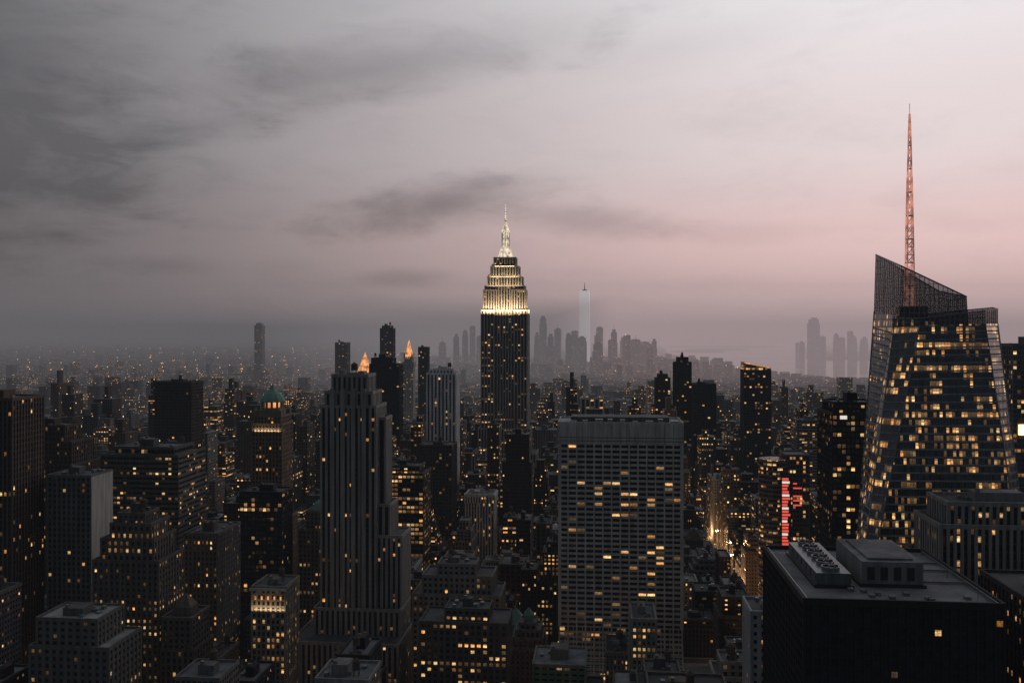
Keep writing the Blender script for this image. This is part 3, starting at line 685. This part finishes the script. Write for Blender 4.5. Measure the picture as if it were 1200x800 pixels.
# ---------------- world ----------------
w=bpy.data.worlds.new('World'); sc.world=w; w.use_nodes=True; nt=w.node_tree
bg=nt.nodes['Background']
tc=nt.nodes.new('ShaderNodeTexCoord').outputs['Generated']
x,y,z=SEP(nt,tc)
hl=M(nt,'MAXIMUM',M(nt,'SQRT',M(nt,'ADD',M(nt,'MULTIPLY',x,x),M(nt,'MULTIPLY',y,y))),.001)
az=M(nt,'ARCTAN2',x,y); el=M(nt,'ARCTAN2',z,hl)
def ramp(stops):
    n=nt.nodes.new('ShaderNodeValToRGB'); n.color_ramp.interpolation='EASE'
    e=n.color_ramp.elements
    e[0].position=stops[0][0]; e[0].color=(*stops[0][1],1); e[1].position=stops[-1][0]; e[1].color=(*stops[-1][1],1)
    for p_,c in stops[1:-1]:
        q=e.new(p_); q.color=(*c,1)
    nt.links.new(M(nt,'DIVIDE',el,1.5708),n.inputs[0]); return n.outputs[0]
left=ramp([(0,(.16,.148,.155)),(.055,(.19,.174,.184)),(.13,(.235,.224,.236)),(.23,(.25,.244,.256)),(.5,(.19,.198,.215)),(1,(.165,.178,.20))])
right=ramp([(0,(.66,.47,.475)),(.055,(.81,.575,.565)),(.13,(.83,.71,.715)),(.23,(.87,.83,.85)),(.5,(.30,.31,.34)),(1,(.165,.178,.20))])
sx=M(nt,'DIVIDE',x,hl); sy=M(nt,'DIVIDE',y,hl)
fcol=MIX(nt,SM(nt,sx,-.54,.44),left,right)
skyc=MIX(nt,SM(nt,sy,-.35,.75),(.074,.088,.107),fcol)
cvec=COMB(nt,M(nt,'MULTIPLY',az,3.2),M(nt,'MULTIPLY',el,9.),0.)
n1=NOI(nt,cvec,1.6,6,.58,.6); n2=NOI(nt,cvec,5.5,5,.62,.5)
nz=M(nt,'ADD',M(nt,'MULTIPLY',n1,.7),M(nt,'MULTIPLY',n2,.3))
tot=M(nt,'MULTIPLY',SM(nt,nz,.45,.75),.16)
def blob(tot,azd,eld,ra,re,tilt,s_,amp=3.):
    a=M(nt,'SUBTRACT',az,math.radians(azd)); e=M(nt,'SUBTRACT',el,math.radians(eld)); c,s2=math.cos(math.radians(tilt)),math.sin(math.radians(tilt))
    p_=M(nt,'DIVIDE',M(nt,'ADD',M(nt,'MULTIPLY',a,c),M(nt,'MULTIPLY',e,s2)),math.radians(ra))
    q_=M(nt,'DIVIDE',M(nt,'SUBTRACT',M(nt,'MULTIPLY',e,c),M(nt,'MULTIPLY',a,s2)),math.radians(re))
    d=M(nt,'SQRT',M(nt,'ADD',M(nt,'MULTIPLY',p_,p_),M(nt,'MULTIPLY',q_,q_)))
    d=M(nt,'ADD',d,M(nt,'MULTIPLY',M(nt,'SUBTRACT',nz,.5),amp))
    return M(nt,'ADD',tot,M(nt,'MULTIPLY',SM(nt,d,1.4,0.),s_))
for bl in ((-4.5,7.9,7.0,1.6,10,.72),(4.5,6.9,5.5,1.1,-6,.42),(-33,13,15,11,-20,.78,2.2),(-9,15.8,16,2.0,10,.48),(-28,8,7,2.5,0,.3),(-7,3.3,3.2,.6,2,.34),(-21,3.8,4,.8,0,.3),(14,6.0,5,.7,0,.16),(-19,12,9,1.4,14,.3),(10,17,8,1.4,8,.10)):
    tot=blob(tot,*bl)
dark=MIX(nt,M(nt,'MINIMUM',tot,.8),(1.,1.,1.),(.36,.365,.385))
sky=nt.nodes.new('ShaderNodeTexSky'); sky.sky_type='NISHITA'; sky.sun_disc=False; sky.sun_elevation=math.radians(0.5); sky.sun_rotation=math.radians(65)
full=MIX(nt,1.,skyc,dark,'MULTIPLY')
full=MIX(nt,1.,full,MIX(nt,1.,sky.outputs[0],(.01,.01,.01),'MULTIPLY'),'ADD')
lk(nt,full,bg.inputs[0]); bg.inputs[1].default_value=1.

s=bpy.data.lights.new('sun','SUN'); s.energy=.12; s.angle=math.radians(25); s.color=(1,.82,.76)
so=bpy.data.objects.new('sun',s); bpy.context.collection.objects.link(so)
d=Vector((-math.sin(math.radians(65)),-math.cos(math.radians(65)),-math.tan(math.radians(8)))).normalized()
so.rotation_euler=d.to_track_quat('-Z','Y').to_euler()

cam=bpy.data.cameras.new('camera'); co=bpy.data.objects.new('camera',cam); bpy.context.collection.objects.link(co)
co.location=(0,0,260); co.rotation_euler=(math.radians(90),0,0); cam.lens=31.95; cam.sensor_width=36; cam.shift_y=-.01
cam.clip_start=1; cam.clip_end=120000
sc.camera=co
print('near',nb,'far',nf,'outer',nq,time.time()-T00)
